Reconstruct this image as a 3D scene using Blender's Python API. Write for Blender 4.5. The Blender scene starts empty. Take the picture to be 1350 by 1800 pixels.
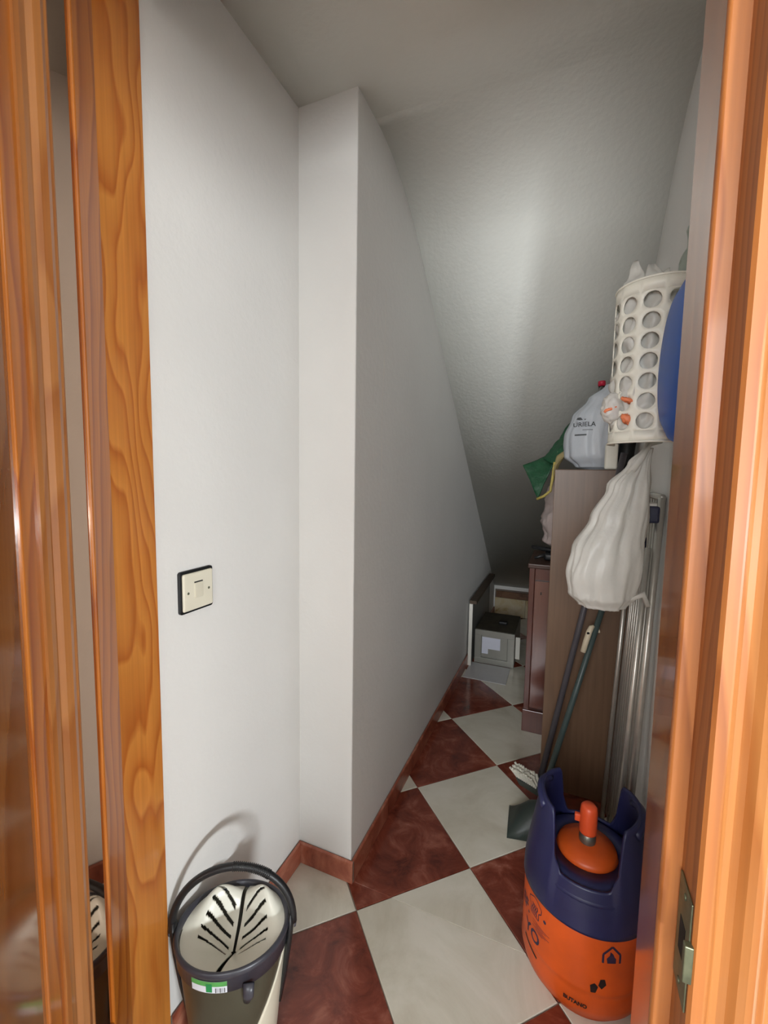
import bpy, bmesh, math, random
from mathutils import Vector, Matrix, noise
from mathutils.bvhtree import BVHTree

random.seed(7)
S = bpy.context.scene
C = bpy.context.collection
PI = math.pi

# ------------------------------------------------------------------ camera
cd = bpy.data.cameras.new('camera')
cam = bpy.data.objects.new('camera', cd)
C.objects.link(cam)
S.camera = cam
cd.sensor_fit = 'VERTICAL'
cd.sensor_height = 36.0
cd.lens = 762.15 / 1800 * 36.0
cd.clip_start = 0.02
YAW, PITCH, ROLL, EYE = math.radians(22.7), 0.0889, 0.0157, 1.34
fh = Vector((-math.sin(YAW), math.cos(YAW), 0))
rh = Vector((math.cos(YAW), math.sin(YAW), 0))
fw = fh * math.cos(PITCH) - Vector((0, 0, 1)) * math.sin(PITCH)
up = fh * math.sin(PITCH) + Vector((0, 0, 1)) * math.cos(PITCH)
rr = rh * math.cos(ROLL) + up * math.sin(ROLL)
uu = up * math.cos(ROLL) - rh * math.sin(ROLL)
M = Matrix((rr, uu, -fw)).transposed().to_4x4()
M.translation = (0, 0, EYE)
cam.matrix_world = M

# ------------------------------------------------------------------ world, light, exposure
w = bpy.data.worlds.new('world')
S.world = w
w.use_nodes = True
bg = w.node_tree.nodes['Background']
bg.inputs[0].default_value = (0.80, 0.88, 1.0, 1)
bg.inputs[1].default_value = 0.9


def area(name, loc, target, sx, sy, power, col):
    l = bpy.data.lights.new(name, 'AREA')
    l.shape = 'RECTANGLE'
    l.size, l.size_y, l.energy, l.color = sx, sy, power, col
    o = bpy.data.objects.new(name, l)
    C.objects.link(o)
    o.location = loc
    o.rotation_euler = (Vector(target) - Vector(loc)).to_track_quat('-Z', 'Y').to_euler()
    return o


# daylight entering through the hall window behind the camera
area('window_daylight', (0.0, -2.02, 1.72), (0.0, 2.0, 1.10), 1.2, 1.0, 86, (0.91, 0.965, 1.0))
# added side lamp outside, limited in height by an opening in the hall wall
area('added_side_light', (2.60, -1.30, 0.90), (-0.4, 0.9, 1.1), 0.7, 0.15, 98, (0.91, 0.965, 1.0))
# added low lamp outside, shining up through a slot in the back wall
area('added_low_light', (1.30, -5.0, 0.73), (-0.3, 1.6, 2.1), 0.34, 0.28, 200, (0.91, 0.965, 1.0))

S.view_settings.view_transform = 'Standard'
S.view_settings.look = 'None'
S.view_settings.gamma = 1
S.view_settings.use_curve_mapping = False
S.view_settings.exposure = 0.0


# ------------------------------------------------------------------ materials
def lin(c):
    return tuple(((v / 255) / 12.92 if v / 255 <= 0.04045 else ((v / 255 + 0.055) / 1.055) ** 2.4) for v in c)


def mat(name, rgb, rough=0.5, metal=0.0, spec=0.5, var=0.08, scale=14.0, bump=0.0, coat=0.0, bscale=None, stretch=(1, 1, 1)):
    """principled with a gentle procedural mottling of its own colour"""
    m = bpy.data.materials.new(name)
    m.use_nodes = True
    nt = m.node_tree
    b = nt.nodes['Principled BSDF']
    c = lin(rgb)
    tc = nt.nodes.new('ShaderNodeTexCoord')
    mp = nt.nodes.new('ShaderNodeMapping')
    mp.inputs['Scale'].default_value = stretch
    nz = nt.nodes.new('ShaderNodeTexNoise')
    nz.inputs['Scale'].default_value = scale
    nz.inputs['Detail'].default_value = 4
    rp = nt.nodes.new('ShaderNodeValToRGB')
    rp.color_ramp.elements[0].position = 0.3
    rp.color_ramp.elements[1].position = 0.7
    rp.color_ramp.elements[0].color = tuple(v * (1 - var) for v in c) + (1,)
    rp.color_ramp.elements[1].color = tuple(min(1, v * (1 + var)) for v in c) + (1,)
    L = nt.links.new
    L(tc.outputs['Object'], mp.inputs[0])
    L(mp.outputs[0], nz.inputs['Vector'])
    L(nz.outputs[0], rp.inputs[0])
    L(rp.outputs[0], b.inputs['Base Color'])
    b.inputs['Roughness'].default_value = rough
    b.inputs['Metallic'].default_value = metal
    b.inputs['Specular IOR Level'].default_value = spec
    b.inputs['Coat Weight'].default_value = coat
    b.inputs['Coat Roughness'].default_value = 0.12
    if bump:
        bp = nt.nodes.new('ShaderNodeBump')
        bp.inputs['Strength'].default_value = bump
        bp.inputs['Distance'].default_value = 0.01
        n2 = nt.nodes.new('ShaderNodeTexNoise')
        n2.inputs['Scale'].default_value = bscale or scale * 3
        n2.inputs['Detail'].default_value = 3
        L(mp.outputs[0], n2.inputs['Vector'])
        L(n2.outputs[0], bp.inputs['Height'])
        L(bp.outputs[0], b.inputs['Normal'])
    return m


def pine(name, light, dark, rough=0.28, freq=30.0, wob=5.0, coat=0.5):
    m = bpy.data.materials.new(name)
    m.use_nodes = True
    nt = m.node_tree
    b = nt.nodes['Principled BSDF']
    L = nt.links.new
    N = nt.nodes.new
    tc = N('ShaderNodeTexCoord')
    sp = N('ShaderNodeSeparateXYZ')
    L(tc.outputs['Object'], sp.inputs[0])
    mp = N('ShaderNodeMapping')
    mp.inputs['Scale'].default_value = (5, 5, 1.1)
    L(tc.outputs['Object'], mp.inputs[0])
    nz = N('ShaderNodeTexNoise')
    nz.inputs['Scale'].default_value = 1.6
    nz.inputs['Detail'].default_value = 2.0
    L(mp.outputs[0], nz.inputs['Vector'])

    def math_(op, a, bb):
        n = N('ShaderNodeMath')
        n.operation = op
        for i, v in enumerate((a, bb)):
            if isinstance(v, (int, float)):
                n.inputs[i].default_value = v
            else:
                L(v, n.inputs[i])
        return n.outputs[0]
    s = math_('ADD', sp.outputs[0], sp.outputs[1])
    s = math_('MULTIPLY', s, freq)
    s = math_('ADD', s, math_('MULTIPLY', nz.outputs[0], wob))
    s = math_('ADD', s, math_('MULTIPLY', sp.outputs[2], 1.7))
    s = math_('FRACT', s, 0)
    rp = N('ShaderNodeValToRGB')
    e = rp.color_ramp.elements
    e[0].position, e[0].color = 0.0, lin(light) + (1,)
    e[1].position, e[1].color = 1.0, lin(light) + (1,)
    k = e.new(0.55)
    k.color = tuple(0.6 * a + 0.4 * d for a, d in zip(lin(light), lin(dark))) + (1,)
    k = e.new(0.86)
    k.color = lin(dark) + (1,)
    L(s, rp.inputs[0])
    mp2 = N('ShaderNodeMapping')
    mp2.inputs['Scale'].default_value = (160, 160, 3)
    L(tc.outputs['Object'], mp2.inputs[0])
    n2 = N('ShaderNodeTexNoise')
    n2.inputs['Scale'].default_value = 1
    L(mp2.outputs[0], n2.inputs['Vector'])
    mx = N('ShaderNodeMix')
    mx.data_type = 'RGBA'
    mx.blend_type = 'MULTIPLY'
    mx.inputs[0].default_value = 0.35
    L(rp.outputs[0], mx.inputs[6])
    L(n2.outputs[0], mx.inputs[7])
    L(mx.outputs[2], b.inputs['Base Color'])
    b.inputs['Roughness'].default_value = rough
    b.inputs['Coat Weight'].default_value = coat
    b.inputs['Coat Roughness'].default_value = 0.1
    return m


def marble(name, cols, rough=0.14, scale=5.0, spec=0.6):
    m = bpy.data.materials.new(name)
    m.use_nodes = True
    nt = m.node_tree
    b = nt.nodes['Principled BSDF']
    L = nt.links.new
    N = nt.nodes.new
    tc = N('ShaderNodeTexCoord')
    oi = N('ShaderNodeObjectInfo')
    ad = N('ShaderNodeVectorMath')
    ad.operation = 'MULTIPLY_ADD'
    L(oi.outputs['Random'], ad.inputs[0])
    ad.inputs[1].default_value = (37, 53, 71)
    L(tc.outputs['Object'], ad.inputs[2])
    nz = N('ShaderNodeTexNoise')
    nz.inputs['Scale'].default_value = scale
    nz.inputs['Detail'].default_value = 9
    nz.inputs['Roughness'].default_value = 0.66
    nz.inputs['Distortion'].default_value = 0.9
    L(ad.outputs[0], nz.inputs['Vector'])
    rp = N('ShaderNodeValToRGB')
    e = rp.color_ramp.elements
    pts = [0.28, 0.42, 0.52, 0.64, 0.74][:len(cols)]
    e[0].position, e[0].color = pts[0], lin(cols[0]) + (1,)
    e[1].position, e[1].color = pts[-1], lin(cols[-1]) + (1,)
    for p, c in list(zip(pts, cols))[1:-1]:
        k = e.new(p)
        k.color = lin(c) + (1,)
    L(nz.outputs[0], rp.inputs[0])
    L(rp.outputs[0], b.inputs['Base Color'])
    b.inputs['Roughness'].default_value = rough
    b.inputs['Specular IOR Level'].default_value = spec
    return m


def bagmat(name, rgb, tr=0.35, rough=0.38):
    m = mat(name, rgb, rough, var=0.04, scale=20, bump=0.25, bscale=28)
    nt = m.node_tree
    b = nt.nodes['Principled BSDF']
    out = nt.nodes['Material Output']
    t = nt.nodes.new('ShaderNodeBsdfTranslucent')
    t.inputs[0].default_value = lin(rgb) + (1,)
    mx = nt.nodes.new('ShaderNodeMixShader')
    mx.inputs[0].default_value = tr
    nt.links.new(b.outputs[0], mx.inputs[1])
    nt.links.new(t.outputs[0], mx.inputs[2])
    nt.links.new(mx.outputs[0], out.inputs[0])
    return m


def glassmat(name, rgb, rough=0.0):
    m = bpy.data.materials.new(name)
    m.use_nodes = True
    b = m.node_tree.nodes['Principled BSDF']
    b.inputs['Base Color'].default_value = lin(rgb) + (1,)
    b.inputs['Transmission Weight'].default_value = 1.0
    b.inputs['Roughness'].default_value = rough
    b.inputs['IOR'].default_value = 1.5
    return m


def wallmat(name, rgb):
    m = mat(name, rgb, 0.75, var=0.025, scale=3.0, bump=0.10, bscale=55, spec=0.3)
    return m


plaster = wallmat('white_plaster', (226, 224, 220))
plaster_ceiling = wallmat('white_ceiling_plaster', (226, 226, 219))
plaster_hall = wallmat('hall_plaster', (214, 206, 196))
red_tile = marble('red_marble_tile', [(58, 22, 16), (104, 46, 32), (122, 58, 42), (146, 84, 66), (172, 122, 106)], 0.16, 9.0)
cream_tile = marble('cream_marble_tile', [(186, 178, 158), (202, 195, 178), (210, 204, 188), (218, 212, 198)], 0.16, 3.2)
red_skirt = marble('red_skirting_tile', [(92, 40, 28), (140, 72, 52), (160, 90, 68), (186, 124, 100)], 0.3, 9)
ochre_tile = marble('ochre_marble_tile', [(150, 110, 50), (200, 180, 140), (205, 190, 160), (214, 200, 176)], 0.3, 7)
brown_tile = marble('brown_tile', [(70, 46, 30), (104, 72, 50), (120, 86, 62)], 0.35, 9)
grout = mat('grout', (150, 138, 124), 0.9)
mortar = mat('skirting_mortar', (118, 106, 96), 0.9)
pine_lining = pine('lacquered_pine_lining', (200, 122, 52), (168, 92, 36), rough=0.26, freq=26, wob=4, coat=1.0)
pine_lining.node_tree.nodes['Principled BSDF'].inputs['Coat Roughness'].default_value = 0.09
pine_gloss = pine('glossy_lacquered_panel', (150, 92, 44), (132, 74, 30), rough=0.1, freq=14, wob=3, coat=1.0)
pine_gloss.node_tree.nodes['Principled BSDF'].inputs['Coat IOR'].default_value = 2.2
pine_satin = pine('satin_pine_stop', (184, 112, 54), (156, 88, 38), rough=0.5, freq=40, wob=4, coat=0.12)
pine_jamb = pine('lacquered_pine', (212, 136, 60), (182, 100, 38), freq=22, wob=9)
pine_casing = pine('lacquered_pine_moulding', (184, 120, 64), (164, 98, 46), freq=40, wob=4, rough=0.36, coat=0.3)
pine_door = pine('lacquered_pine_door', (198, 116, 36), (160, 80, 20), freq=34, wob=4)
door_glass = mat('bronze_mirror_glass', (186, 160, 140), 0.03, metal=1.0, var=0.01)
cream_plastic = mat('cream_plastic', (226, 220, 200), 0.35, var=0.03)
cream_plastic2 = mat('cream_plastic_rocker', (216, 210, 190), 0.3, var=0.03)
black_plastic = mat('black_plastic', (26, 27, 29), 0.42, var=0.15, scale=40)
dark_rim = mat('charcoal_plastic', (58, 58, 66), 0.35, var=0.15, scale=30)
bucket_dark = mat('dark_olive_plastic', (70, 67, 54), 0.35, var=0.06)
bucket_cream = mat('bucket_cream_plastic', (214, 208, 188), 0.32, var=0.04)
wringer_white = mat('wringer_white_plastic', (222, 220, 206), 0.3, var=0.03)
brass = mat('aged_brass', (112, 116, 94), 0.45, metal=0.85, var=0.3, scale=60)
hole_black = mat('dark_hollow', (14, 10, 8), 0.9)
orange_paint = mat('orange_paint', (206, 82, 22), 0.42, var=0.14, scale=9, bump=0.06)
orange_dark = mat('orange_dome_paint', (206, 84, 26), 0.45, var=0.12, scale=12)
orange_cap = mat('orange_red_cap', (222, 84, 44), 0.4, var=0.06)
navy = mat('navy_plastic', (33, 35, 74), 0.42, var=0.12, scale=16)
ink = mat('navy_ink', (46, 34, 62), 0.5, var=0.2, scale=80)
ink_black = mat('black_ink', (30, 16, 14), 0.6, var=0.2, scale=80)
steel_dull = mat('dull_steel', (120, 118, 108), 0.42, metal=0.7, var=0.12, scale=8)
alu = mat('aluminium_tube', (196, 192, 184), 0.34, metal=0.75, var=0.06, scale=30)
blue_plastic = mat('blue_plastic', (14, 82, 178), 0.45, var=0.08, scale=8)
dark_blue_plastic = mat('dark_blue_fitting', (34, 36, 60), 0.45)
white_plastic = mat('white_holder_plastic', (232, 228, 214), 0.4, var=0.02)
bag_white = bagmat('white_bag_film', (232, 229, 222))
bag_blueish = bagmat('printed_bag_film', (226, 230, 236))
bag_pink = bagmat('pale_pink_film', (224, 206, 200))
film_green = bagmat('pale_green_film', (206, 216, 204))
print_orange = mat('orange_print', (228, 128, 84), 0.5)
print_grey = mat('grey_print', (74, 76, 78), 0.6)
green_sack = mat('green_woven_sack', (18, 72, 42), 0.5, var=0.2, scale=40, bump=0.2)
yellow_sack = mat('yellow_sack_hem', (186, 168, 90), 0.6, var=0.15)
cardboard = mat('tan_lining', (146, 130, 88), 0.7, var=0.1)
brown_lam = mat('brown_wood_laminate', (108, 82, 62), 0.42, var=0.14, scale=5, stretch=(14, 14, 0.7))
brown_lam_edge = mat('brown_laminate_edge', (100, 76, 60), 0.5, var=0.1)
mahogany = mat('mahogany_frame', (88, 42, 30), 0.32, var=0.18, scale=6, stretch=(14, 14, 0.8), coat=0.3)
mahogany_panel = mat('mahogany_panel', (106, 64, 54), 0.22, var=0.10, scale=5, stretch=(12, 12, 0.7), coat=0.6)
dark_top = mat('dark_wood_top', (72, 44, 32), 0.35, var=0.15, scale=8)
teal_pole = mat('grey_teal_pole', (60, 74, 72), 0.4, var=0.12, scale=20)
grey_pole = mat('grey_blue_pole', (76, 72, 76), 0.4, var=0.12, scale=20)
pan_green = mat('dark_green_plastic', (50, 60, 56), 0.45, var=0.1)
bristle_white = mat('white_bristles', (216, 212, 198), 0.7, var=0.15, scale=90)
beige_plastic = mat('beige_plastic', (206, 192, 166), 0.4, var=0.04)
paper_white = mat('white_paper', (216, 218, 232), 0.6, var=0.02)
sheet_grey = mat('pale_grey_sheet', (186, 184, 184), 0.3, var=0.04)
metal_grey = mat('grey_painted_metal', (150, 148, 140), 0.36, metal=0.35, var=0.06, scale=9)
box_top_dark = mat('dark_box_top', (64, 58, 46), 0.6, var=0.3, scale=18)
frame_brown = mat('dark_brown_frame', (70, 54, 38), 0.5, var=0.2, scale=20)
panel_grey = mat('grey_panel', (126, 126, 122), 0.5, var=0.06)
white_edge = mat('white_edge', (226, 222, 212), 0.5, var=0.03)
label_green = mat('green_label', (86, 160, 84), 0.4, var=0.15, scale=60)
label_white = mat('white_label', (222, 226, 234), 0.4, var=0.02)
red_cap = mat('red_cap', (196, 30, 60), 0.4, var=0.05)
clear_pet = glassmat('clear_plastic', (235, 238, 236), 0.12)


# ------------------------------------------------------------------ helpers
def obj(name, data, material=None, parent=None, smooth=False, loc=None):
    """link a bmesh (or mesh) as ONE object"""
    if isinstance(data, bmesh.types.BMesh):
        me = bpy.data.meshes.new(name)
        bmesh.ops.recalc_face_normals(data, faces=data.faces)
        data.to_mesh(me)
        data.free()
    else:
        me = data
    if material and not me.materials:
        me.materials.append(material)
    if smooth:
        for p in me.polygons:
            p.use_smooth = True
    o = bpy.data.objects.new(name, me)
    C.objects.link(o)
    if loc is not None:
        o.location = loc
    if parent:
        o.parent = parent
    return o


def tag(o, label, cat, group=None):
    o['label'] = label
    o['category'] = cat
    if group:
        o['group'] = group
    return o


def thing(name, label, cat, loc=(0, 0, 0), rz=0, group=None):
    o = bpy.data.objects.new(name, None)
    o.empty_display_size = 0.05
    C.objects.link(o)
    o.location = loc
    o.rotation_euler = (0, 0, rz)
    return tag(o, label, cat, group)


def struct(name, data, material=None, label=None):
    if data is None:
        o = bpy.data.objects.new(name, None)
        C.objects.link(o)
    else:
        o = obj(name, data, material)
    o['kind'] = 'structure'
    if label:
        o['label'] = label
    return o


def box(bm, lo, hi, bevel=0.0, seg=2):
    lo, hi = Vector(lo), Vector(hi)
    r = bmesh.ops.create_cube(bm, size=1.0)
    for v in r['verts']:
        v.co = Vector((lo[i] + (v.co[i] + 0.5) * (hi[i] - lo[i]) for i in range(3)))
    if bevel:
        es = list({e for v in r['verts'] for e in v.link_edges})
        bmesh.ops.bevel(bm, geom=es, offset=bevel, segments=seg, profile=0.5, affect='EDGES')
    return bm


def boxm(lo, hi, bevel=0.0, seg=2):
    return box(bmesh.new(), lo, hi, bevel, seg)


def tube(bm, pts, rad, n=12, cap=True, flat=None):
    """tube along points; rad a number or list; flat = (vector, factor) squashes the section"""
    pts = [Vector(p) for p in pts]
    rings = []
    ref = None
    for i, p in enumerate(pts):
        d = (pts[min(i + 1, len(pts) - 1)] - pts[max(i - 1, 0)]).normalized()
        if ref is None:
            ref = Vector((0, 0, 1)) if abs(d.z) < 0.9 else Vector((1, 0, 0))
        a = (ref - d * ref.dot(d)).normalized()
        b = d.cross(a)
        ref = a
        r = rad[i] if isinstance(rad, (list, tuple)) else rad
        ring = []
        for k in range(n):
            t = 2 * PI * k / n
            off = a * math.cos(t) * r + b * math.sin(t) * r
            if flat:
                off -= Vector(flat[0]) * off.dot(Vector(flat[0])) * (1 - flat[1])
            ring.append(bm.verts.new(p + off))
        rings.append(ring)
    for i in range(len(rings) - 1):
        for k in range(n):
            bm.faces.new((rings[i][k], rings[i][(k + 1) % n], rings[i + 1][(k + 1) % n], rings[i + 1][k]))
    if cap:
        bm.faces.new(rings[0])
        bm.faces.new(rings[-1])
    return bm


def lathe(bm, prof, n=48, sx=1.0, sy=1.0, close=False):
    rings = []
    for r, z in prof:
        if r < 1e-6:
            rings.append([bm.verts.new((0, 0, z))])
        else:
            rings.append([bm.verts.new((r * sx * math.cos(2 * PI * k / n), r * sy * math.sin(2 * PI * k / n), z)) for k in range(n)])
    idx = list(range(len(rings)))
    pairs = list(zip(idx[:-1], idx[1:])) + ([(idx[-1], idx[0])] if close else [])
    for i, j in pairs:
        A, B = rings[i], rings[j]
        for k in range(n):
            k2 = (k + 1) % n
            if len(A) == 1 and len(B) == 1:
                continue
            if len(A) == 1:
                bm.faces.new((A[0], B[k], B[k2]))
            elif len(B) == 1:
                bm.faces.new((A[k], A[k2], B[0]))
            else:
                bm.faces.new((A[k], A[k2], B[k2], B[k]))
    return bm


def extrude_profile(bm, prof, z0, z1):
    """closed 2-D profile (x, y) run up from z0 to z1"""
    lo = [bm.verts.new((x, y, z0)) for x, y in prof]
    hi = [bm.verts.new((x, y, z1)) for x, y in prof]
    n = len(prof)
    for i in range(n):
        bm.faces.new((lo[i], lo[(i + 1) % n], hi[(i + 1) % n], hi[i]))
    bm.faces.new(lo)
    bm.faces.new(hi)
    return bm


def solidify(o, t, offset=0):
    m = o.modifiers.new('thickness', 'SOLIDIFY')
    m.thickness = t
    m.offset = offset
    return o


def subsurf(o, lv=1):
    m = o.modifiers.new('smooth', 'SUBSURF')
    m.levels = m.render_levels = lv
    return o


def clip_poly(poly, x0, x1, y0, y1):
    def cut(P, inside, inter):
        out = []
        for i in range(len(P)):
            a, b = P[i - 1], P[i]
            ia, ib = inside(a), inside(b)
            if ia != ib:
                out.append(inter(a, b))
            if ib:
                out.append(b)
        return out
    for ax, lim, sg in ((0, x0, 1), (0, x1, -1), (1, y0, 1), (1, y1, -1)):
        if not poly:
            return poly
        poly = cut(poly, lambda p: (p[ax] - lim) * sg >= 0,
                   lambda a, b: tuple(a[k] + (b[k] - a[k]) * (lim - a[ax]) / (b[ax] - a[ax]) for k in (0, 1)))
    return poly


def slab(bm, poly, z0, z1, inset=0.0015):
    P = [Vector((x, y)) for x, y in poly]
    c = sum(P, Vector((0, 0))) / len(P)
    lo = [bm.verts.new((p.x, p.y, z0)) for p in P]
    mid = [bm.verts.new((p.x, p.y, z1 - inset)) for p in P]
    top = []
    for p in P:
        d = (c - p)
        d = d.normalized() * inset * 1.4 if d.length > 1e-5 else d
        top.append(bm.verts.new((p.x + d.x, p.y + d.y, z1)))
    n = len(P)
    for i in range(n):
        j = (i + 1) % n
        bm.faces.new((lo[i], lo[j], mid[j], mid[i]))
        bm.faces.new((mid[i], mid[j], top[j], top[i]))
    bm.faces.new(top)
    bm.faces.new(lo)
    return bm


def fbm(p, s, seed=0.0):
    v = Vector(p) * s + Vector((seed, seed * 1.7, seed * 0.3))
    return noise.noise(v) + 0.5 * noise.noise(v * 2.1) + 0.25 * noise.noise(v * 4.3)


def ridge(p, s, seed=0.0):
    v = Vector(p) * s + Vector((seed, seed * 1.7, seed * 0.3))
    return 1 - abs(noise.noise(v)) * 2 + 0.5 * (1 - abs(noise.noise(v * 2.2)) * 2)


def text_mesh(body, size, offset=0.0, depth=0.0):
    cu = bpy.data.curves.new('lettering', 'FONT')
    cu.body = body
    cu.size = size
    cu.align_x = 'CENTER'
    cu.align_y = 'CENTER'
    cu.offset = offset
    cu.resolution_u = 3
    o = bpy.data.objects.new('lettering', cu)
    C.objects.link(o)
    dg = bpy.context.evaluated_depsgraph_get()
    dg.update()
    me = bpy.data.meshes.new_from_object(o.evaluated_get(dg))
    bpy.data.objects.remove(o)
    bpy.data.curves.remove(cu)
    bm = bmesh.new()
    bm.from_mesh(me)
    bpy.data.meshes.remove(me)
    bmesh.ops.triangulate(bm, faces=bm.faces)
    bmesh.ops.subdivide_edges(bm, edges=[e for e in bm.edges if e.calc_length() > size * 0.12], cuts=2)
    return bm


# ------------------------------------------------------------------ the room
XL, XR = -0.79, 0.262          # closet left wall and right wall
XI = -0.592                    # long inner wall after the pillar
YD0, YD1 = 0.535, 0.635        # door wall
YP = 1.18                      # pillar return face
YB = 4.2                       # low end under the stairs
ZC = 2.421
SL = 0.80                      # slope of the stair underside
YS = 1.53
HX0, HX1, HY0 = -1.75, 1.35, -2.05

fl = struct('floor', boxm((HX0 - 0.1, HY0 - 0.1, -0.06), (HX1 + 0.1, YB + 0.1, -0.004)), grout, 'floor of red and cream marbled tiles laid as diamonds')
A0 = Vector((-0.531, 1.101))
ta, ts = math.radians(44.4), 0.408
tu = Vector((math.cos(ta), math.sin(ta)))
tv = Vector((-math.sin(ta), math.cos(ta)))
for i in range(-8, 10):
    for j in range(-12, 10):
        g = 0.0014
        q = [A0 + tu * ((i + a) * ts) + tv * ((j + b) * ts) for a, b in
             ((g / ts, g / ts), (1 - g / ts, g / ts), (1 - g / ts, 1 - g / ts), (g / ts, 1 - g / ts))]
        q = [(p.x, p.y) for p in q]
        for rect in ((XI + 0.001, XR, YP, YB), (XL, XR, YD1, YP), (XL + 0.006, 0.118, 0.45, YD1), (HX0, HX1, HY0, 0.45)):
            P = clip_poly(q, *rect)
            if len(P) < 3:
                continue
            ar = abs(sum(P[k - 1][0] * P[k][1] - P[k][0] * P[k - 1][1] for k in range(len(P)))) / 2
            if ar < 2e-4:
                continue
            dz = random.uniform(-0.0004, 0.0004)
            obj('tile', slab(bmesh.new(), P, -0.006, dz), cream_tile if (i + j) % 2 else red_tile, fl)

# walls
struct('wall_left', boxm((XL - 0.12, YD1, -0.05), (XL, YP + 0.1, ZC + 0.05)), plaster)
bm = bmesh.new()
box(bm, (XL - 0.12, YP, -0.05), (XI, YB + 0.15, ZC + 0.05), 0.004, 2)
wi = struct('wall_inner', bm, plaster, 'long white plaster wall after the pillar corner')
struct('wall_right', boxm((XR, YD1, -0.05), (XR + 0.12, YB + 0.15, ZC + 0.05)), plaster)
struct('wall_back', boxm((XI - 0.02, YB, -0.05), (XR + 0.02, YB + 0.12, 0.6)), plaster)
bm = bmesh.new()
box(bm, (HX0, YD0 - 0.02, -0.05), (XL - 0.012, YD1, ZC + 0.05))
box(bm, (0.145, YD0 - 0.02, -0.05), (HX1, YD1, ZC + 0.05))
box(bm, (XL - 0.012, YD0 - 0.02, 2.285), (0.145, YD1, ZC + 0.05))
struct('wall_door', bm, plaster)
struct('ceiling', boxm((HX0 - 0.1, HY0 - 0.1, ZC), (HX1 + 0.1, YS - 0.225, ZC + 0.08)), plaster_ceiling)
# stair underside: starts with a soft cove, then a straight slope
bm = bmesh.new()
pr = [(YD1 + 0.002, ZC - 0.0004)]
CV = 0.45
pr.append((YS - CV / 2 - 0.006, ZC - 0.0004))
for k in range(15):
    t = k / 14
    y = YS - CV / 2 + CV * t
    pr.append((y, ZC - SL * 0.5 * CV * t * t - 0.0004))
pr.append((pr[-1][0] + 0.01, pr[-1][1] - SL * 0.01))
zend = pr[-1][1] - SL * (YB + 0.1 - pr[-1][0])
pr.append((YB + 0.1, zend))
top = [(YB + 0.1, zend + 0.2), (YS + 0.3, ZC + 0.2), (YD1 + 0.002, ZC + 0.2)]
lo = [bm.verts.new((XL - 0.02 if y < YS - CV / 2 - 0.001 else XI - 0.02, y, z)) for y, z in pr + top]
hi = [bm.verts.new((XR + 0.02, y, z)) for y, z in pr + top]
n = len(lo)
for k in range(n):
    bm.faces.new((lo[k], lo[(k + 1) % n], hi[(k + 1) % n], hi[k]))
bm.faces.new(lo)
bm.faces.new(hi)
o = struct('ceiling_slope', bm, plaster_ceiling, 'sloping white underside of the stairs')
for p in o.data.polygons:
    p.use_smooth = p.normal.z < -0.3
# hall behind the camera, with openings sized to shape the added lamps
struct('wall_hall_left', boxm((HX0 - 0.12, HY0 - 0.1, -0.05), (HX0, YD1, ZC + 0.05)), plaster_hall)
bm = bmesh.new()
box(bm, (HX1, HY0 - 0.1, -0.05), (HX1 + 0.12, -0.95, ZC + 0.05))
box(bm, (HX1, -0.30, -0.05), (HX1 + 0.12, YD1, ZC + 0.05))
box(bm, (HX1, -0.95, -0.05), (HX1 + 0.12, -0.30, 0.45))
box(bm, (HX1, -0.95, 1.335), (HX1 + 0.12, -0.30, ZC + 0.05))  # lower edge set to cut the added side lamp on the left wall
struct('wall_hall_right', bm, plaster_hall)
bm = bmesh.new()
WX0, WX1, WZ0, WZ1 = 0.49, 1.15, 0.60, 1.405  # slot placed to shape the added low lamp's beam
VX0, VX1, VZ0, VZ1 = -0.60, 0.46, 1.15, 2.25
box(bm, (HX0, HY0 - 0.12, -0.05), (VX0, HY0, ZC + 0.05))
box(bm, (VX0, HY0 - 0.12, -0.05), (VX1, HY0, VZ0))
box(bm, (VX0, HY0 - 0.12, VZ1), (VX1, HY0, ZC + 0.05))
box(bm, (VX1, HY0 - 0.12, -0.05), (WX0, HY0, ZC + 0.05))
box(bm, (WX1, HY0 - 0.12, -0.05), (HX1, HY0, ZC + 0.05))
box(bm, (WX0, HY0 - 0.12, -0.05), (WX1, HY0, WZ0))
box(bm, (WX0, HY0 - 0.12, WZ1), (WX1, HY0, ZC + 0.05))
struct('wall_hall_back', bm, plaster_hall)
struct('blocking_panel_1', boxm((VX0, HY0 - 0.09, VZ0), (VX1, HY0 - 0.06, VZ1)), white_plastic, 'unseen white panel added to close the opening in the hall back wall')  # added out of view, keeps the low lamp from leaking through this opening


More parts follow.
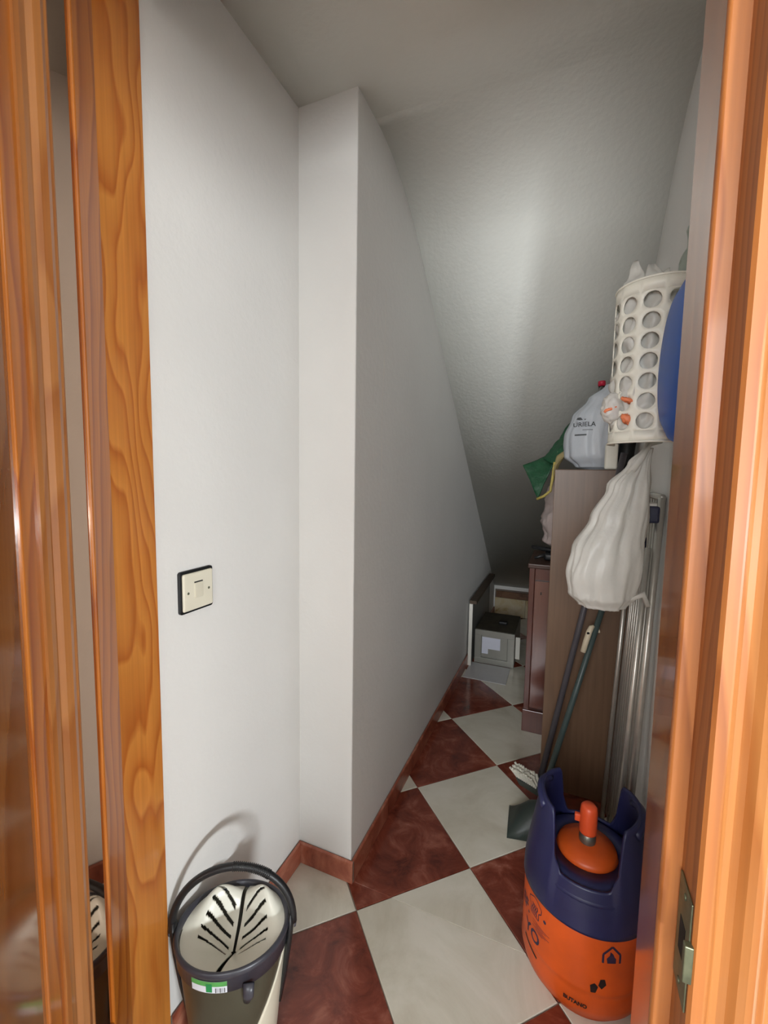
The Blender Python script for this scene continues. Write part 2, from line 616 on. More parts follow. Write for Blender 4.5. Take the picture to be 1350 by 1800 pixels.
# skirting of red marbled tile, one piece per tile
def skirting(name, p0, p1, nrm, h=0.075, t=0.011, L=0.41, first=None):
    p0, p1, nrm = Vector(p0), Vector(p1), Vector(nrm)
    d = (p1 - p0)
    ln = d.length
    d.normalize()
    def piece(a, b, t0, t1, z0, z1, bev=0.0):
        bm = bmesh.new()
        q = [p0 + d * a + nrm * t0, p0 + d * b + nrm * t0, p0 + d * b + nrm * t1, p0 + d * a + nrm * t1]
        lo = [bm.verts.new((v.x, v.y, z0)) for v in q]
        hi = [bm.verts.new((v.x, v.y, z1 - (bev if k > 1 else 0))) for k, v in enumerate(q)]
        if bev:
            e = [p0 + d * b + nrm * (t1 - bev), p0 + d * a + nrm * (t1 - bev)]
            hi += [bm.verts.new((v.x, v.y, z1)) for v in e]
            bm.faces.new((hi[0], hi[1], hi[4], hi[5]))
            bm.faces.new((hi[5], hi[4], hi[2], hi[3]))
            bm.faces.new((lo[1], lo[2], hi[2], hi[4], hi[1]))
            bm.faces.new((lo[0], hi[0], hi[5], hi[3], lo[3]))
        else:
            bm.faces.new(hi)
            bm.faces.new((lo[1], lo[2], hi[2], hi[1]))
            bm.faces.new((lo[0], hi[0], hi[3], lo[3]))
        bm.faces.new((lo[0], lo[1], hi[1], hi[0]))
        bm.faces.new((lo[2], lo[3], hi[3], hi[2]))
        bm.faces.new(lo)
        return bm
    root = struct(name, piece(0, ln, 0, 0.004, 0.0005, h - 0.003), mortar, 'red marbled tile skirting')
    a = 0.0
    step = first or L
    while a < ln - 1e-4:
        b = min(a + step, ln)
        obj('skirting_tile', piece(a + 0.0008, b - 0.0008, 0.004, t, 0.001, h, 0.004), red_skirt, root)
        a = b
        step = L
    return root


skirting('baseboard_left', (XL, YD1 + 0.012, 0), (XL, YP - 0.0115, 0), (1, 0, 0), first=0.2)
skirting('baseboard_pillar', (XL + 0.0005, YP, 0), (XI + 0.011, YP, 0), (0, -1, 0))
skirting('baseboard_inner', (XI, YP - 0.0005, 0), (XI, YB, 0), (1, 0, 0), first=0.3)
# end wall under the stairs: cream marbled tiles with a brown tile course on top
be = struct('baseboard_back', boxm((XI + 0.012, YB - 0.006, 0), (XR, YB, 0.252)), mortar, 'brown and cream tiles at the low end under the stairs')
for k in range(3):
    a = XI + 0.014 + k * 0.28
    b = min(a + 0.278, XR - 0.002)
    obj('cream_end_tile', boxm((a, YB - 0.016, 0.002), (b, YB - 0.006, 0.172), 0.002, 1), ochre_tile, be)
    obj('brown_end_tile', boxm((a + 0.01, YB - 0.020, 0.175), (min(b + 0.01, XR - 0.001), YB - 0.006, 0.238), 0.002, 1), brown_tile, be)

# fine plaster crack on the long wall
bm = bmesh.new()
pts = []
for k in range(26):
    t = k / 25
    pts.append((XI + 0.0004, 1.40 - 0.02 * t + 0.004 * math.sin(9 * t) + random.uniform(-0.003, 0.003), 1.95 - 0.75 * t))
for a, b in zip(pts[:-1], pts[1:]):
    ww = random.uniform(0.0004, 0.0012)
    v = [bm.verts.new((a[0], a[1] - ww, a[2])), bm.verts.new((a[0], a[1] + ww, a[2])), bm.verts.new((b[0], b[1] + ww, b[2])), bm.verts.new((b[0], b[1] - ww, b[2]))]
    bm.faces.new(v)
obj('crack', bm, mat('crack_filler', (236, 228, 216), 0.9), wi)

# ------------------------------------------------------------------ door frame (lining, stops, casing, strike)
XJL, XJR = XL + 0.002, 0.120
fr = struct('trim_1', None, None, 'lacquered pine door frame with moulded casing')
ZH = 2.255
# left lining: flat plank with a small rebate at the hall side
bm = extrude_profile(bmesh.new(), [(XJL - 0.014, YD0 - 0.02), (XJL - 0.014, YD1 + 0.004), (XJL + 0.008, YD1 + 0.004), (XJL + 0.008, YD0 + 0.001), (XJL + 0.006, YD0 - 0.001), (XJL, YD0 - 0.001), (XJL, YD0 - 0.02)], 0, ZH)
obj('jamb', bm, pine_jamb, fr)
# right lining with rounded stop and rebate for the leaf
pf = [(XJR + 0.03, YD1 + 0.004), (XJR, YD1 + 0.004), (XJR, 0.5465), (XJR + 0.03, 0.5465)]
obj('jamb', extrude_profile(bmesh.new(), pf, 0, ZH), pine_lining, fr)
pf = [(XJR + 0.03, 0.546), (XJR, 0.546)]
for k in range(1, 7):
    t = k / 6 * PI / 2
    pf.append((XJR + 0.004 * (1 - math.cos(t)), 0.546 - 0.007 * math.sin(t)))
pf += [(XJR + 0.018, 0.536), (XJR + 0.018, 0.484), (XJR + 0.021, 0.480), (XJR + 0.03, 0.480)]
obj('door_stop', extrude_profile(bmesh.new(), pf, 0, ZH), pine_satin, fr)
obj('head_jamb', boxm((XJL - 0.012, YD0 - 0.02, 2.24), (XJR + 0.028, YD1 + 0.004, 2.284), 0.003), pine_jamb, fr)


def casing(x0, sgn, z1):
    """moulded architrave on the hall face; x0 is its inner edge, sgn the way it spreads"""
    yb = YD0 - 0.02
    pr = [(0, 0.0), (0, -0.030), (0.004, -0.034), (0.010, -0.034), (0.013, -0.030), (0.016, -0.026), (0.022, -0.025), (0.028, -0.028), (0.034, -0.034), (0.040, -0.037),
          (0.046, -0.036), (0.050, -0.031), (0.053, -0.026), (0.058, -0.026), (0.061, -0.022), (0.072, -0.019), (0.078, -0.016), (0.080, -0.010), (0.080, 0)]
    return extrude_profile(bmesh.new(), [(x0 + sgn * a, yb + b) for a, b in pr], 0, z1)


obj('casing', casing(XJR + 0.022, 1, 2.35), pine_casing, fr)
obj('casing', casing(XJL - 0.016, -1, 2.35), pine_casing, fr)
obj('head_casing', boxm((XJL - 0.016, YD0 - 0.05, 2.272), (XJR + 0.022, YD0 - 0.02, 2.35), 0.006), pine_casing, fr)
# latch strike plate let into the rebate
sx = XJR + 0.0172
st = obj('strike_plate', boxm((sx - 0.0012, 0.487, 0.795), (sx + 0.0008, 0.531, 0.915), 0.0008), brass, fr)
obj('latch_hole', boxm((sx - 0.0016, 0.499, 0.836), (sx - 0.0006, 0.519, 0.874)), hole_black, st)
# bent lip of the strike
bm = bmesh.new()
for z in (0.835, 0.885):
    pass
box(bm, (sx - 0.006, 0.4795, 0.836), (sx + 0.002, 0.487, 0.876), 0.001)
obj('strike_lip', bm, brass, st)
for z in (0.807, 0.903):
    bm = bmesh.new()
    lathe(bm, [(0, 0.0012), (0.003, 0.001), (0.0038, 0), (0, 0)], 12)
    s = obj('screw', bm, brass, st, True)
    s.rotation_euler = (0, -PI / 2, 0)
    s.location = (sx - 0.0012, 0.509, z)

# ------------------------------------------------------------------ glazed pine door leaf, swung into the hall on the left
LD = Vector((0.485, -0.875, 0)).normalized()
ang = math.atan2(LD.y, LD.x)
leaf = bpy.data.objects.new('door_1', None)
C.objects.link(leaf)
leaf['kind'] = 'structure'
leaf['label'] = 'open pine door leaf with tall glossy panels and a mirrored strip'
leaf.location = (XJL + 0.004, YD0 - 0.003, 0)
leaf.rotation_euler = (0, 0, ang)
# local frame: x along the leaf from the hinge, +y towards the closet side of the leaf
LW, TH = 0.80, 0.036


def lpart(name, x0, x1, z0, z1, m, y0=-TH / 2, y1=TH / 2, bev=0.003):
    return obj(name, boxm((x0, y0, z0), (x1, y1, z1), bev), m, leaf)


lpart('hinge_stile', 0.0, 0.066, 0.006, 2.235, pine_door)
lpart('mullion', 0.126, 0.234, 0.30, 2.14, pine_door, bev=0.002)
lpart('mullion', 0.45, 0.56, 0.30, 2.14, pine_door)
lpart('latch_stile', LW - 0.10, LW, 0.006, 2.235, pine_door)
lpart('bottom_rail', 0.066, LW - 0.10, 0.006, 0.30, pine_door)
lpart('top_rail', 0.066, LW - 0.10, 2.14, 2.235, pine_door)
obj('mirror_strip', boxm((0.066, 0.009, 0.30), (0.126, 0.013, 2.14)), door_glass, leaf)
for x0, x1 in ((0.234, 0.45), (0.56, LW - 0.10)):
    obj('door_panel', boxm((x0, -0.010, 0.30), (x1, 0.013, 2.14)), pine_gloss, leaf)


def bead(x0, x1, side):
    """stepped glazing moulding standing proud of the leaf face"""
    ys = TH / 2
    w = x1 - x0
    pr = [(0, 0), (0, 0.004), (0.10, 0.006), (0.22, 0.006), (0.25, 0.0025), (0.32, 0.003), (0.40, 0.009), (0.52, 0.0135), (0.64, 0.012), (0.70, 0.006), (0.74, 0.006), (0.80, 0.0085), (0.87, 0.007), (0.90, 0.002), (0.94, 0.003), (1, 0.0), (1, -0.014), (0.9, -0.014), (0.9, -0.002), (0, -0.002)]
    P = [(x0 + w * (a if side > 0 else 1 - a), ys + b) for a, b in pr]
    return extrude_profile(bmesh.new(), P, 0.30, 2.14)


# measured from the flat of the mullion towards its glass
b = obj('glazing_moulding', bead(0.202, 0.128, 1), pine_casing, leaf)
b2 = obj('glazing_moulding', bead(0.505, 0.448, 1), pine_casing, leaf)

# ------------------------------------------------------------------ light switch
sw = thing('light_switch', 'cream square light switch with black surround on the white left wall', 'switch', (XL, 0.748, 1.063))
bm = boxm((0, -0.049, -0.049), (0.005, 0.049, 0.049), 0.006, 3)
obj('backing_plate', bm, black_plastic, sw)
bm = boxm((0.0045, -0.043, -0.044), (0.012, 0.045, 0.043), 0.004, 3)
obj('face_plate', bm, cream_plastic, sw)
bm = bmesh.new()
box(bm, (0.011, -0.012, -0.017), (0.0145, 0.012, 0.019), 0.0012)
obj('rocker', bm, cream_plastic2, sw)
obj('rocker_gap', boxm((0.0118, -0.0125, 0.0185), (0.0123, 0.0125, 0.0215)), black_plastic, sw)
for y in (-0.03, 0.031):
    bm = lathe(bmesh.new(), [(0, 0.0008), (0.0028, 0.0006), (0.0032, 0), (0, 0)], 12)
    s = obj('screw', bm, brass, sw, True)
    s.rotation_euler = (0, PI / 2, 0)
    s.location = (0.0119, y, -0.002)

# ------------------------------------------------------------------ mop bucket
BX, BY, BZ = -0.654, 0.707, 0.308
ba = math.atan2(0.47, 0.88)
bu = thing('mop_bucket', 'mop bucket with white slotted wringer and raised black handle by the left wall', 'bucket', (BX, BY, 0), ba)
RX, RY = 0.123, 0.104


def oval(bm, prof, n=64, close=False):
    return lathe(bm, prof, n, RX, RY, close)


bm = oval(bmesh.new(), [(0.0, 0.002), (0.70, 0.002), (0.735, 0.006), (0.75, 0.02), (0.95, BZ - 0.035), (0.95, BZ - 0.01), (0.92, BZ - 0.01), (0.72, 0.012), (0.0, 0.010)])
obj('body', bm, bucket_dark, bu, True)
# dark rim band with a rolled lip
bm = oval(bmesh.new(), [(0.955, BZ - 0.042), (0.985, BZ - 0.042), (0.995, BZ - 0.012), (1.02, BZ - 0.008), (1.03, BZ - 0.002), (1.02, BZ + 0.004), (0.985, BZ + 0.006), (0.95, BZ + 0.003), (0.935, BZ - 0.006), (0.93, BZ - 0.02)], close=True)
obj('rim', bm, dark_rim, bu, True)
# cream flank of the body on the side away from the wall
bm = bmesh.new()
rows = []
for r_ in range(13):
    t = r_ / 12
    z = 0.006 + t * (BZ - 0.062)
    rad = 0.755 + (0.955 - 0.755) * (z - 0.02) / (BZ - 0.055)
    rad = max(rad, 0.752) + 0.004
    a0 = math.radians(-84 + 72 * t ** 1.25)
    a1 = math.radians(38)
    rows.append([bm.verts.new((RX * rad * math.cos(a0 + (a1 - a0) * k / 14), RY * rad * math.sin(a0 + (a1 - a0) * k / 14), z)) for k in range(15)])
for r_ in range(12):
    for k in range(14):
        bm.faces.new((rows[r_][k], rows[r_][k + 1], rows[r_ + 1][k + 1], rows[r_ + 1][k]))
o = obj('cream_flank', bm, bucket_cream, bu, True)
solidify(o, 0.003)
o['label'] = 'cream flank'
# wringer: oval funnel in two halves with cut slots, parted by a groove
WR = math.radians(6)
for sgn in (-1, 1):
    bm = bmesh.new()
    NA, NR = 96, 90
    g = []
    for r_ in range(NR + 1):
        t = r_ / NR
        row = []
        for k in range(NA + 1):
            a = (k / NA - 0.5) * PI * 0.985
            th = a - WR if sgn > 0 else PI - a - WR
            rho = 0.925 - 0.90 * t
            x = RX * rho * math.cos(th) + sgn * 0.003
            y = RY * rho * math.sin(th)
            z = BZ - 0.012 - 0.062 * t ** 1.25
            petal = math.exp(-((t - 0.28) / 0.22) ** 2) * math.exp(-((a - 0.95) / 0.65) ** 2)
            z += 0.055 * petal
            row.append(bm.verts.new((x, y, z)))
        g.append(row)
    for r_ in range(NR):
        for k in range(NA):
            t = (r_ + 0.5) / NR
            a = ((k + 0.5) / NA - 0.5) * PI
            # bent slots that run down to the groove, like the veins of a leaf
            c_ = (g[r_][k].co + g[r_ + 1][k + 1].co) / 2
            xq = abs(c_.x * math.cos(WR) - c_.y * math.sin(WR))
            yq = c_.x * math.sin(WR) + c_.y * math.cos(WR)
            q = (yq + 0.034 - 0.35 * xq + 3.0 * xq * xq) / 0.0165
            if 0.013 < xq < 0.078 - 0.45 * max(0, yq - 0.01) and 0.5 < q < 5.5 and abs(q - round(q)) < 0.15:
                continue
            bm.faces.new((g[r_][k], g[r_][k + 1], g[r_ + 1][k + 1], g[r_ + 1][k]))
    o = obj('wringer_half', bm, wringer_white, bu, True)
    solidify(o, 0.0025)
# handle ears with straps running down the flanks
for sgn in (-1, 1):
    bm = bmesh.new()
    pts = [(sgn * RX * 1.06, 0, BZ + 0.018), (sgn * RX * 1.05, 0, BZ - 0.01), (sgn * RX * 1.02, 0, BZ - 0.05), (sgn * RX * 0.94, 0, BZ - 0.13), (sgn * RX * 0.85, 0, BZ - 0.20)]
    tube(bm, pts, [0.010, 0.016, 0.0165, 0.013, 0.009], 12, True, ((1, 0, 0), 0.45))
    obj('handle_strap', bm, black_plastic, bu, True)
    bm = bmesh.new()
    lathe(bm, [(0, 0.005), (0.006, 0.004), (0.008, 0), (0, 0)], 16)
    p = obj('pivot', bm, dark_rim, bu, True)
    p.rotation_euler = (0, sgn * PI / 2, 0)
    p.location = (sgn * RX * 1.12, 0, BZ - 0.01)
bm = bmesh.new()
pts = []
for k in range(33):
    a = PI * k / 32
    pts.append((RX * 1.10 * math.cos(a), 0.012 * math.sin(a), BZ - 0.005 + 0.135 * math.sin(a) ** 0.9))
tube(bm, pts, 0.0085, 12)
hd = obj('handle', bm, black_plastic, bu, True)
bm = bmesh.new()
for k in range(20):                      # finger ribs on the far half of the grip
    a = PI * (0.30 + 0.20 * k / 19)
    c = Vector((RX * 1.10 * math.cos(a), 0.012 * math.sin(a), BZ - 0.005 + 0.135 * math.sin(a) ** 0.9))
    t = Vector((-math.sin(a) * RX * 1.1, 0, 0.135 * math.cos(a))).normalized()
    tube(bm, [c - t * 0.0007, c + t * 0.0007], 0.0101, 12)
obj('grip_ribs', bm, black_plastic, hd)
# product sticker on the rim: green over white
def rim_patch(a0, a1, z0, z1, off=0.0012, n=10):
    bm = bmesh.new()
    rows = []
    for z in (z0, z1):
        f = (0.985 + 0.010 * (z - (BZ - 0.042)) / 0.03)
        rows.append([bm.verts.new(((RX * f + off) * math.cos(a0 + (a1 - a0) * k / n), (RY * f + off) * math.sin(a0 + (a1 - a0) * k / n), z)) for k in range(n + 1)])
    for k in range(n):
        bm.faces.new((rows[0][k], rows[0][k + 1], rows[1][k + 1], rows[1][k]))
    return bm


s0, s1 = math.radians(-120), math.radians(-84)
stk = obj('sticker', rim_patch(s0, s1, BZ - 0.040, BZ - 0.013), label_white, bu)
obj('green_band', rim_patch(s0, s1, BZ - 0.024, BZ - 0.013, 0.0018), label_green, stk)
obj('green_emblem', rim_patch(math.radians(-104), math.radians(-98), BZ - 0.037, BZ - 0.018, 0.0022, 4), mat('emblem_green', (40, 140, 80), 0.4), stk)
bm = bmesh.new()
for k in range(7):
    a = math.radians(-95 + k * 1.4)
    b_ = rim_patch(a, a + math.radians(0.35 + 0.5 * (k % 3 == 0)), BZ - 0.038, BZ - 0.027, 0.0022, 1)
    me = bpy.data.meshes.new('bars')
    b_.to_mesh(me)
    b_.free()
    bm.from_mesh(me)
    bpy.data.meshes.remove(me)
obj('barcode', bm, print_grey, stk)
# pouring clip under the rim
bm = tube(bmesh.new(), [(0.055, -RY * 0.94, BZ - 0.03), (0.055, -RY * 0.99, BZ - 0.055), (0.05, -RY * 0.93, BZ - 0.075)], [0.012, 0.011, 0.007], 10, True, ((0, 1, 0), 0.35))
obj('rim_clip', bm, dark_rim, bu, True)

# ------------------------------------------------------------------ gas bottle
GX, GY, GR = 0.0985, 1.215, 0.153
gb = thing('gas_bottle', 'orange gas bottle with navy plastic collar against the right wall', 'gas bottle', (GX, GY, 0))
gb.scale = (1, 1, 1.03)
bm = lathe(bmesh.new(), [(0, 0.014), (0.10, 0.012), (0.118, 0.001), (0.128, 0.001), (0.13, 0.012), (0.148, 0.03), (0.155, 0.055), (GR, 0.085), (GR, 0.098), (GR + 0.0015, 0.102), (GR, 0.106), (GR, 0.228), (0.148, 0.246), (0.136, 0.270), (0.112, 0.306), (0.085, 0.328), (0.0, 0.336)], 72)
obj('body', bm, orange_paint, gb, True)
# raised dome with neck ring and valve cap
bm = lathe(bmesh.new(), [(0.073, 0.322), (0.074, 0.338), (0.070, 0.346), (0.04, 0.354), (0.0, 0.358)], 48)
obj('dome', bm, orange_dark, gb, True)
bm = lathe(bmesh.new(), [(0.019, 0.35), (0.021, 0.362), (0.020, 0.386), (0.0, 0.388)], 32)
obj('neck_ring', bm, steel_dull, gb, True)
bm = lathe(bmesh.new(), [(0.0, 0.380), (0.021, 0.381), (0.0225, 0.386), (0.0215, 0.436), (0.0200, 0.449), (0.015, 0.455), (0.0, 0.457)], 32)
box(bm, (-0.034, -0.006, 0.405), (-0.018, 0.006, 0.424), 0.002)
obj('valve_cap', bm, orange_cap, gb, True)
# navy collar: shoulder ring rising into two tall handle horns, low in front and at the back
bm = bmesh.new()
NA, NZ = 120, 18
front = math.atan2(-GY, -GX)


def collar_top(a):
    d = abs((a - front + PI) % (2 * PI) - PI)           # angle off the front
    d = min(d, PI - d)                                  # the back gap mirrors it
    lo_, hi_ = math.radians(24), math.radians(44)
    t = min(1, max(0, (d - lo_) / (hi_ - lo_)))
    t = t * t * (3 - 2 * t)
    sid = 0.5 + 0.5 * math.cos((d - PI / 2) * 2)
    return 0.338 + (0.485 - 0.338) * t * (0.90 + 0.10 * sid)


g = []
for k in range(NA):
    a = 2 * PI * k / NA
    zt = collar_top(a)
    row = []
    for r_ in range(NZ + 1):
        t = r_ / NZ
        z = 0.243 + (zt - 0.243) * t
        u = (z - 0.243) / 0.25
        rad = GR + 0.0035 - 0.010 * u - 0.034 * max(0, u - 0.15) ** 1.1
        if zt < 0.37:
            rad -= 0.014 * t
        row.append(bm.verts.new((rad * math.cos(a), rad * math.sin(a), z)))
    g.append(row)
for k in range(NA):
    for r_ in range(NZ):
        bm.faces.new((g[k][r_], g[(k + 1) % NA][r_], g[(k + 1) % NA][r_ + 1], g[k][r_ + 1]))
o = obj('collar', bm, navy, gb, True)
solidify(o, 0.007, -1)
bm = lathe(bmesh.new(), [(0.076, 0.326), (0.10, 0.326), (0.142, 0.300), (0.142, 0.312), (0.118, 0.334), (0.076, 0.334)], 48, close=True)
obj('collar_tray', bm, navy, gb, True)
# rolled carrying bars inside the horns
for sgn in (-1, 1):
    bm = bmesh.new()
    a0 = front + PI / 2 * sgn
    pts = []
    for k in range(13):
        a = a0 + (k / 12 - 0.5) * math.radians(62)
        pts.append((0.122 * math.cos(a), 0.122 * math.sin(a), 0.472 - 0.016 * (2 * k / 12 - 1) ** 2))
    tube(bm, pts, 0.010, 10)
    obj('grip_bar', bm, navy, gb, True)


def on_bottle(bm, name, m, adeg, zc, rot=0.0, rad=GR + 0.0008):
    a0 = math.radians(adeg)
    c, s = math.cos(rot), math.sin(rot)
    for v in bm.verts:
        x, y = v.co.x * c - v.co.y * s, v.co.x * s + v.co.y * c
        a = a0 + x / rad
        v.co = Vector((rad * math.cos(a), rad * math.sin(a), zc + y))
    return obj(name, bm, m, gb)


def flat_poly(pts):
    bm = bmesh.new()
    bm.faces.new([bm.verts.new((x, y, 0)) for x, y in pts])
    bmesh.ops.triangulate(bm, faces=bm.faces)
    return bm


def flat_line(pts, w_):
    bm = bmesh.new()
    for (x0, y0), (x1, y1) in zip(pts[:-1], pts[1:]):
        d = Vector((x1 - x0, y1 - y0))
        nn = Vector((-d.y, d.x)).normalized() * w_ / 2
        k = max(1, int(d.length / 0.006))
        for q in range(k):
            a = Vector((x0, y0)) + d * q / k
            b = Vector((x0, y0)) + d * (q + 1) / k
            bm.faces.new([bm.verts.new((p.x, p.y, 0)) for p in (a - nn, b - nn, b + nn, a + nn)])
    return bm


def join_bm(*parts):
    out = bmesh.new()
    for p in parts:
        me = bpy.data.meshes.new('t')
        p.to_mesh(me)
        p.free()
        out.from_mesh(me)
        bpy.data.meshes.remove(me)
    return out


FA = math.degrees(front)
on_bottle(text_mesh('EF.', 0.040, 0.001), 'lettering', ink, FA - 64, 0.178)
on_bottle(text_mesh('YO', 0.044, 0.001), 'lettering', ink, FA - 50, 0.128)
on_bottle(flat_line([(-0.028, 0.006), (0.03, -0.006)], 0.006), 'black_stripe', ink_black, FA - 52, 0.086)
hat = flat_line([(-0.016, -0.022), (-0.016, -0.004), (-0.024, 0.002), (-0.024, 0.014), (-0.014, 0.020), (-0.004, 0.026), (0.006, 0.026), (0.016, 0.020), (0.025, 0.013), (0.024, 0.002), (0.016, -0.004), (0.016, -0.022), (-0.016, -0.022)], 0.0022)
flm = join_bm(*[flat_line([(x, -0.018), (x - 0.002, -0.008), (x + 0.002, 0.002), (x, 0.008)], 0.003) for x in (-0.009, -0.003, 0.003, 0.009)])
dot = flat_poly([(0.036 + 0.0045 * math.cos(2 * PI * k / 12), -0.006 + 0.0045 * math.sin(2 * PI * k / 12)) for k in range(12)])
on_bottle(join_bm(hat, flm, dot), 'chef_hat_print', ink, FA - 47, 0.206)
house = flat_line([(-0.020, -0.020), (-0.020, 0.002), (0.0, 0.022), (0.020, 0.002), (0.020, -0.020)], 0.005)
fl2 = flat_poly([(-0.010, -0.020), (-0.012, -0.008), (-0.005, 0.0), (-0.004, 0.010), (0.004, 0.002), (0.006, -0.004), (0.010, -0.008), (0.010, -0.020)])
on_bottle(join_bm(house, fl2), 'flame_house_print', ink, FA + 26, 0.205)
on_bottle(join_bm(flat_poly([(-0.016, -0.022), (-0.005, -0.020), (0.0, -0.004), (-0.008, 0.004), (-0.018, -0.004)]), flat_poly([(0.0, 0.0), (0.008, -0.008), (0.018, 0.004), (0.014, 0.018), (0.004, 0.016)])), 'black_marks', ink_black, FA + 16, 0.125)
small = join_bm(*[flat_line([(-0.03 + 0.012 * (k % 2), -0.004 * k), (0.028 - 0.01 * (k % 3), -0.004 * k)], 0.0011) for k in range(6)])
on_bottle(small, 'small_print', ink, FA - 38, 0.172)
on_bottle(text_mesh('BUTANO', 0.013, 0.0006), 'lettering', ink_black, FA - 2, 0.062, rad=0.1556)

# ------------------------------------------------------------------ tall cupboard and low cabinet
TX0, TY0, TY1, TZ = -0.045, 1.90, 2.285, 1.368
tc_ = thing('tall_cupboard', 'tall plain brown laminate cupboard standing beside the right wall', 'cupboard', (TX0, TY0, 0))
bm = boxm((0.002, 0.018, 0.0), (XR - 0.004 - TX0, TY1 - TY0, TZ - 0.018), 0.001)
obj('carcass', bm, brown_lam_edge, tc_)
obj('front_panel', boxm((0, 0, 0.0), (XR - 0.004 - TX0, 0.0175, TZ - 0.002), 0.0015), brown_lam, tc_)
obj('top_board', boxm((0.001, 0.018, TZ - 0.0178), (XR - 0.004 - TX0, TY1 - TY0, TZ), 0.0015), brown_lam_edge, tc_)

LX0, LY0, LZ = -0.152, 2.31, 0.895
lc = thing('low_cabinet', 'low mahogany cabinet behind the tall brown cupboard', 'cabinet', (LX0, LY0, 0))
LWd = XR - 0.004 - LX0
obj('carcass', boxm((0.004, 0.018, 0.0), (LWd, 0.42, LZ - 0.025), 0.002), mahogany, lc)
obj('stile', boxm((0, 0, 0.10), (0.026, 0.018, LZ - 0.025), 0.002), mahogany, lc)
obj('stile', boxm((LWd - 0.03, 0, 0.10), (LWd, 0.018, LZ - 0.025), 0.002), mahogany, lc)
dr = obj('door', boxm((0.028, -0.004, 0.13), (LWd - 0.032, 0.018, 0.805), 0.003), mahogany_panel, lc)
obj('keyhole', boxm((0.058, -0.0048, 0.735), (0.063, -0.0038, 0.75)), hole_black, dr)
obj('plinth', boxm((-0.004, -0.014, 0.0), (LWd, 0.0178, 0.118), 0.003), mahogany, lc)
bm = boxm((-0.008, -0.02, LZ - 0.0245), (LWd, 0.43, LZ), 0.005, 3)
obj('top_board', bm, dark_top, lc)
obj('upper_rail', boxm((0.028, 0, 0.81), (LWd - 0.032, 0.018, LZ - 0.026), 0.002), mahogany, lc)

# dark iron things lying on the low cabinet
bm = tube(bmesh.new(), [(-0.155, 2.50, LZ + 0.055), (-0.10, 2.47, LZ + 0.052), (0.05, 2.42, LZ + 0.05)], [0.010, 0.012, 0.013], 10)
kn = thing('hand_drill', 'black tool with a rod-like grip on the low cabinet top', 'tool', (0, 0, 0))
obj('shaft', bm, black_plastic, kn, True)
bm = boxm((-0.09, 2.40, LZ + 0.0005), (0.02, 2.50, LZ + 0.04), 0.012, 3)
obj('housing', bm, black_plastic, kn, True)
bm = tube(bmesh.new(), [(-0.08, 2.43, LZ + 0.03), (-0.10, 2.42, LZ + 0.022), (-0.135, 2.40, LZ + 0.012)], [0.012, 0.010, 0.006], 10)
obj('nozzle', bm, black_plastic, kn, True)


# ------------------------------------------------------------------ bags
def blob(name, m, prof, n=56, rings=44, flat=0.75, amp=0.012, seed=1.0, parent=None, vert=True, lean=None, sc=16, fat=1.0):
    """hanging / slumped bag: prof = [(t, radius)], t 0 bottom .. 1 top; creases run up and down"""
    bm = bmesh.new()
    H = prof[-1][2] - prof[0][2]
    g = []
    for r_ in range(rings + 1):
        u = r_ / rings * (len(prof) - 1)
        i = min(int(u), len(prof) - 2)
        f = u - i
        f = f * f * (3 - 2 * f)
        rad = prof[i][0] * (1 - f) + prof[i + 1][0] * f
        ox = prof[i][1] * (1 - f) + prof[i + 1][1] * f
        z = prof[i][2] * (1 - (u - i)) + prof[i + 1][2] * (u - i)
        row = []
        for k in range(n):
            a = 2 * PI * k / n
            p = Vector((math.cos(a), math.sin(a), z * (2.2 if vert else 7)))
            cr = ridge(Vector((p.x * 2.0, p.y * 2.0, p.z)), 1.25, seed) * amp + fbm(p, sc / 6, seed + 5) * amp * 0.5
            rr_ = max(0.002, rad + cr * min(1, rad / 0.05)) * fat
            row.append(bm.verts.new((ox + rr_ * math.cos(a), rr_ * flat * math.sin(a), z)))
        g.append(row)
    for r_ in range(rings):
        for k in range(n):
            bm.faces.new((g[r_][k], g[r_][(k + 1) % n], g[r_ + 1][(k + 1) % n], g[r_ + 1][k]))
    bm.faces.new(g[0])
    bm.faces.new(g[-1])
    return obj(name, bm, m, parent, True)


def sheet(name, m, pts, nu, nv, amp, seed, parent, thick=0.0012, sc=18):
    """crumpled film spanned bilinearly by four corner points"""
    a, b, c, d = [Vector(p) for p in pts]
    nrm = (b - a).cross(d - a).normalized()
    bm = bmesh.new()
    g = []
    for i in range(nu + 1):
        row = []
        for j in range(nv + 1):
            u, v = i / nu, j / nv
            p = a * (1 - u) * (1 - v) + b * u * (1 - v) + c * u * v + d * (1 - u) * v
            p = p + nrm * (fbm(p, sc, seed) * amp + ridge(p, sc * 0.7, seed + 3) * amp * 0.6) + Vector((fbm(p, sc, seed + 9), fbm(p, sc, seed + 13), fbm(p, sc, seed + 17))) * amp * 0.4
            row.append(bm.verts.new(p))
        g.append(row)
    for i in range(nu):
        for j in range(nv):
            bm.faces.new((g[i][j], g[i + 1][j], g[i + 1][j + 1], g[i][j + 1]))
    o = obj(name, bm, m, parent, True)
    solidify(o, thick)
    return o


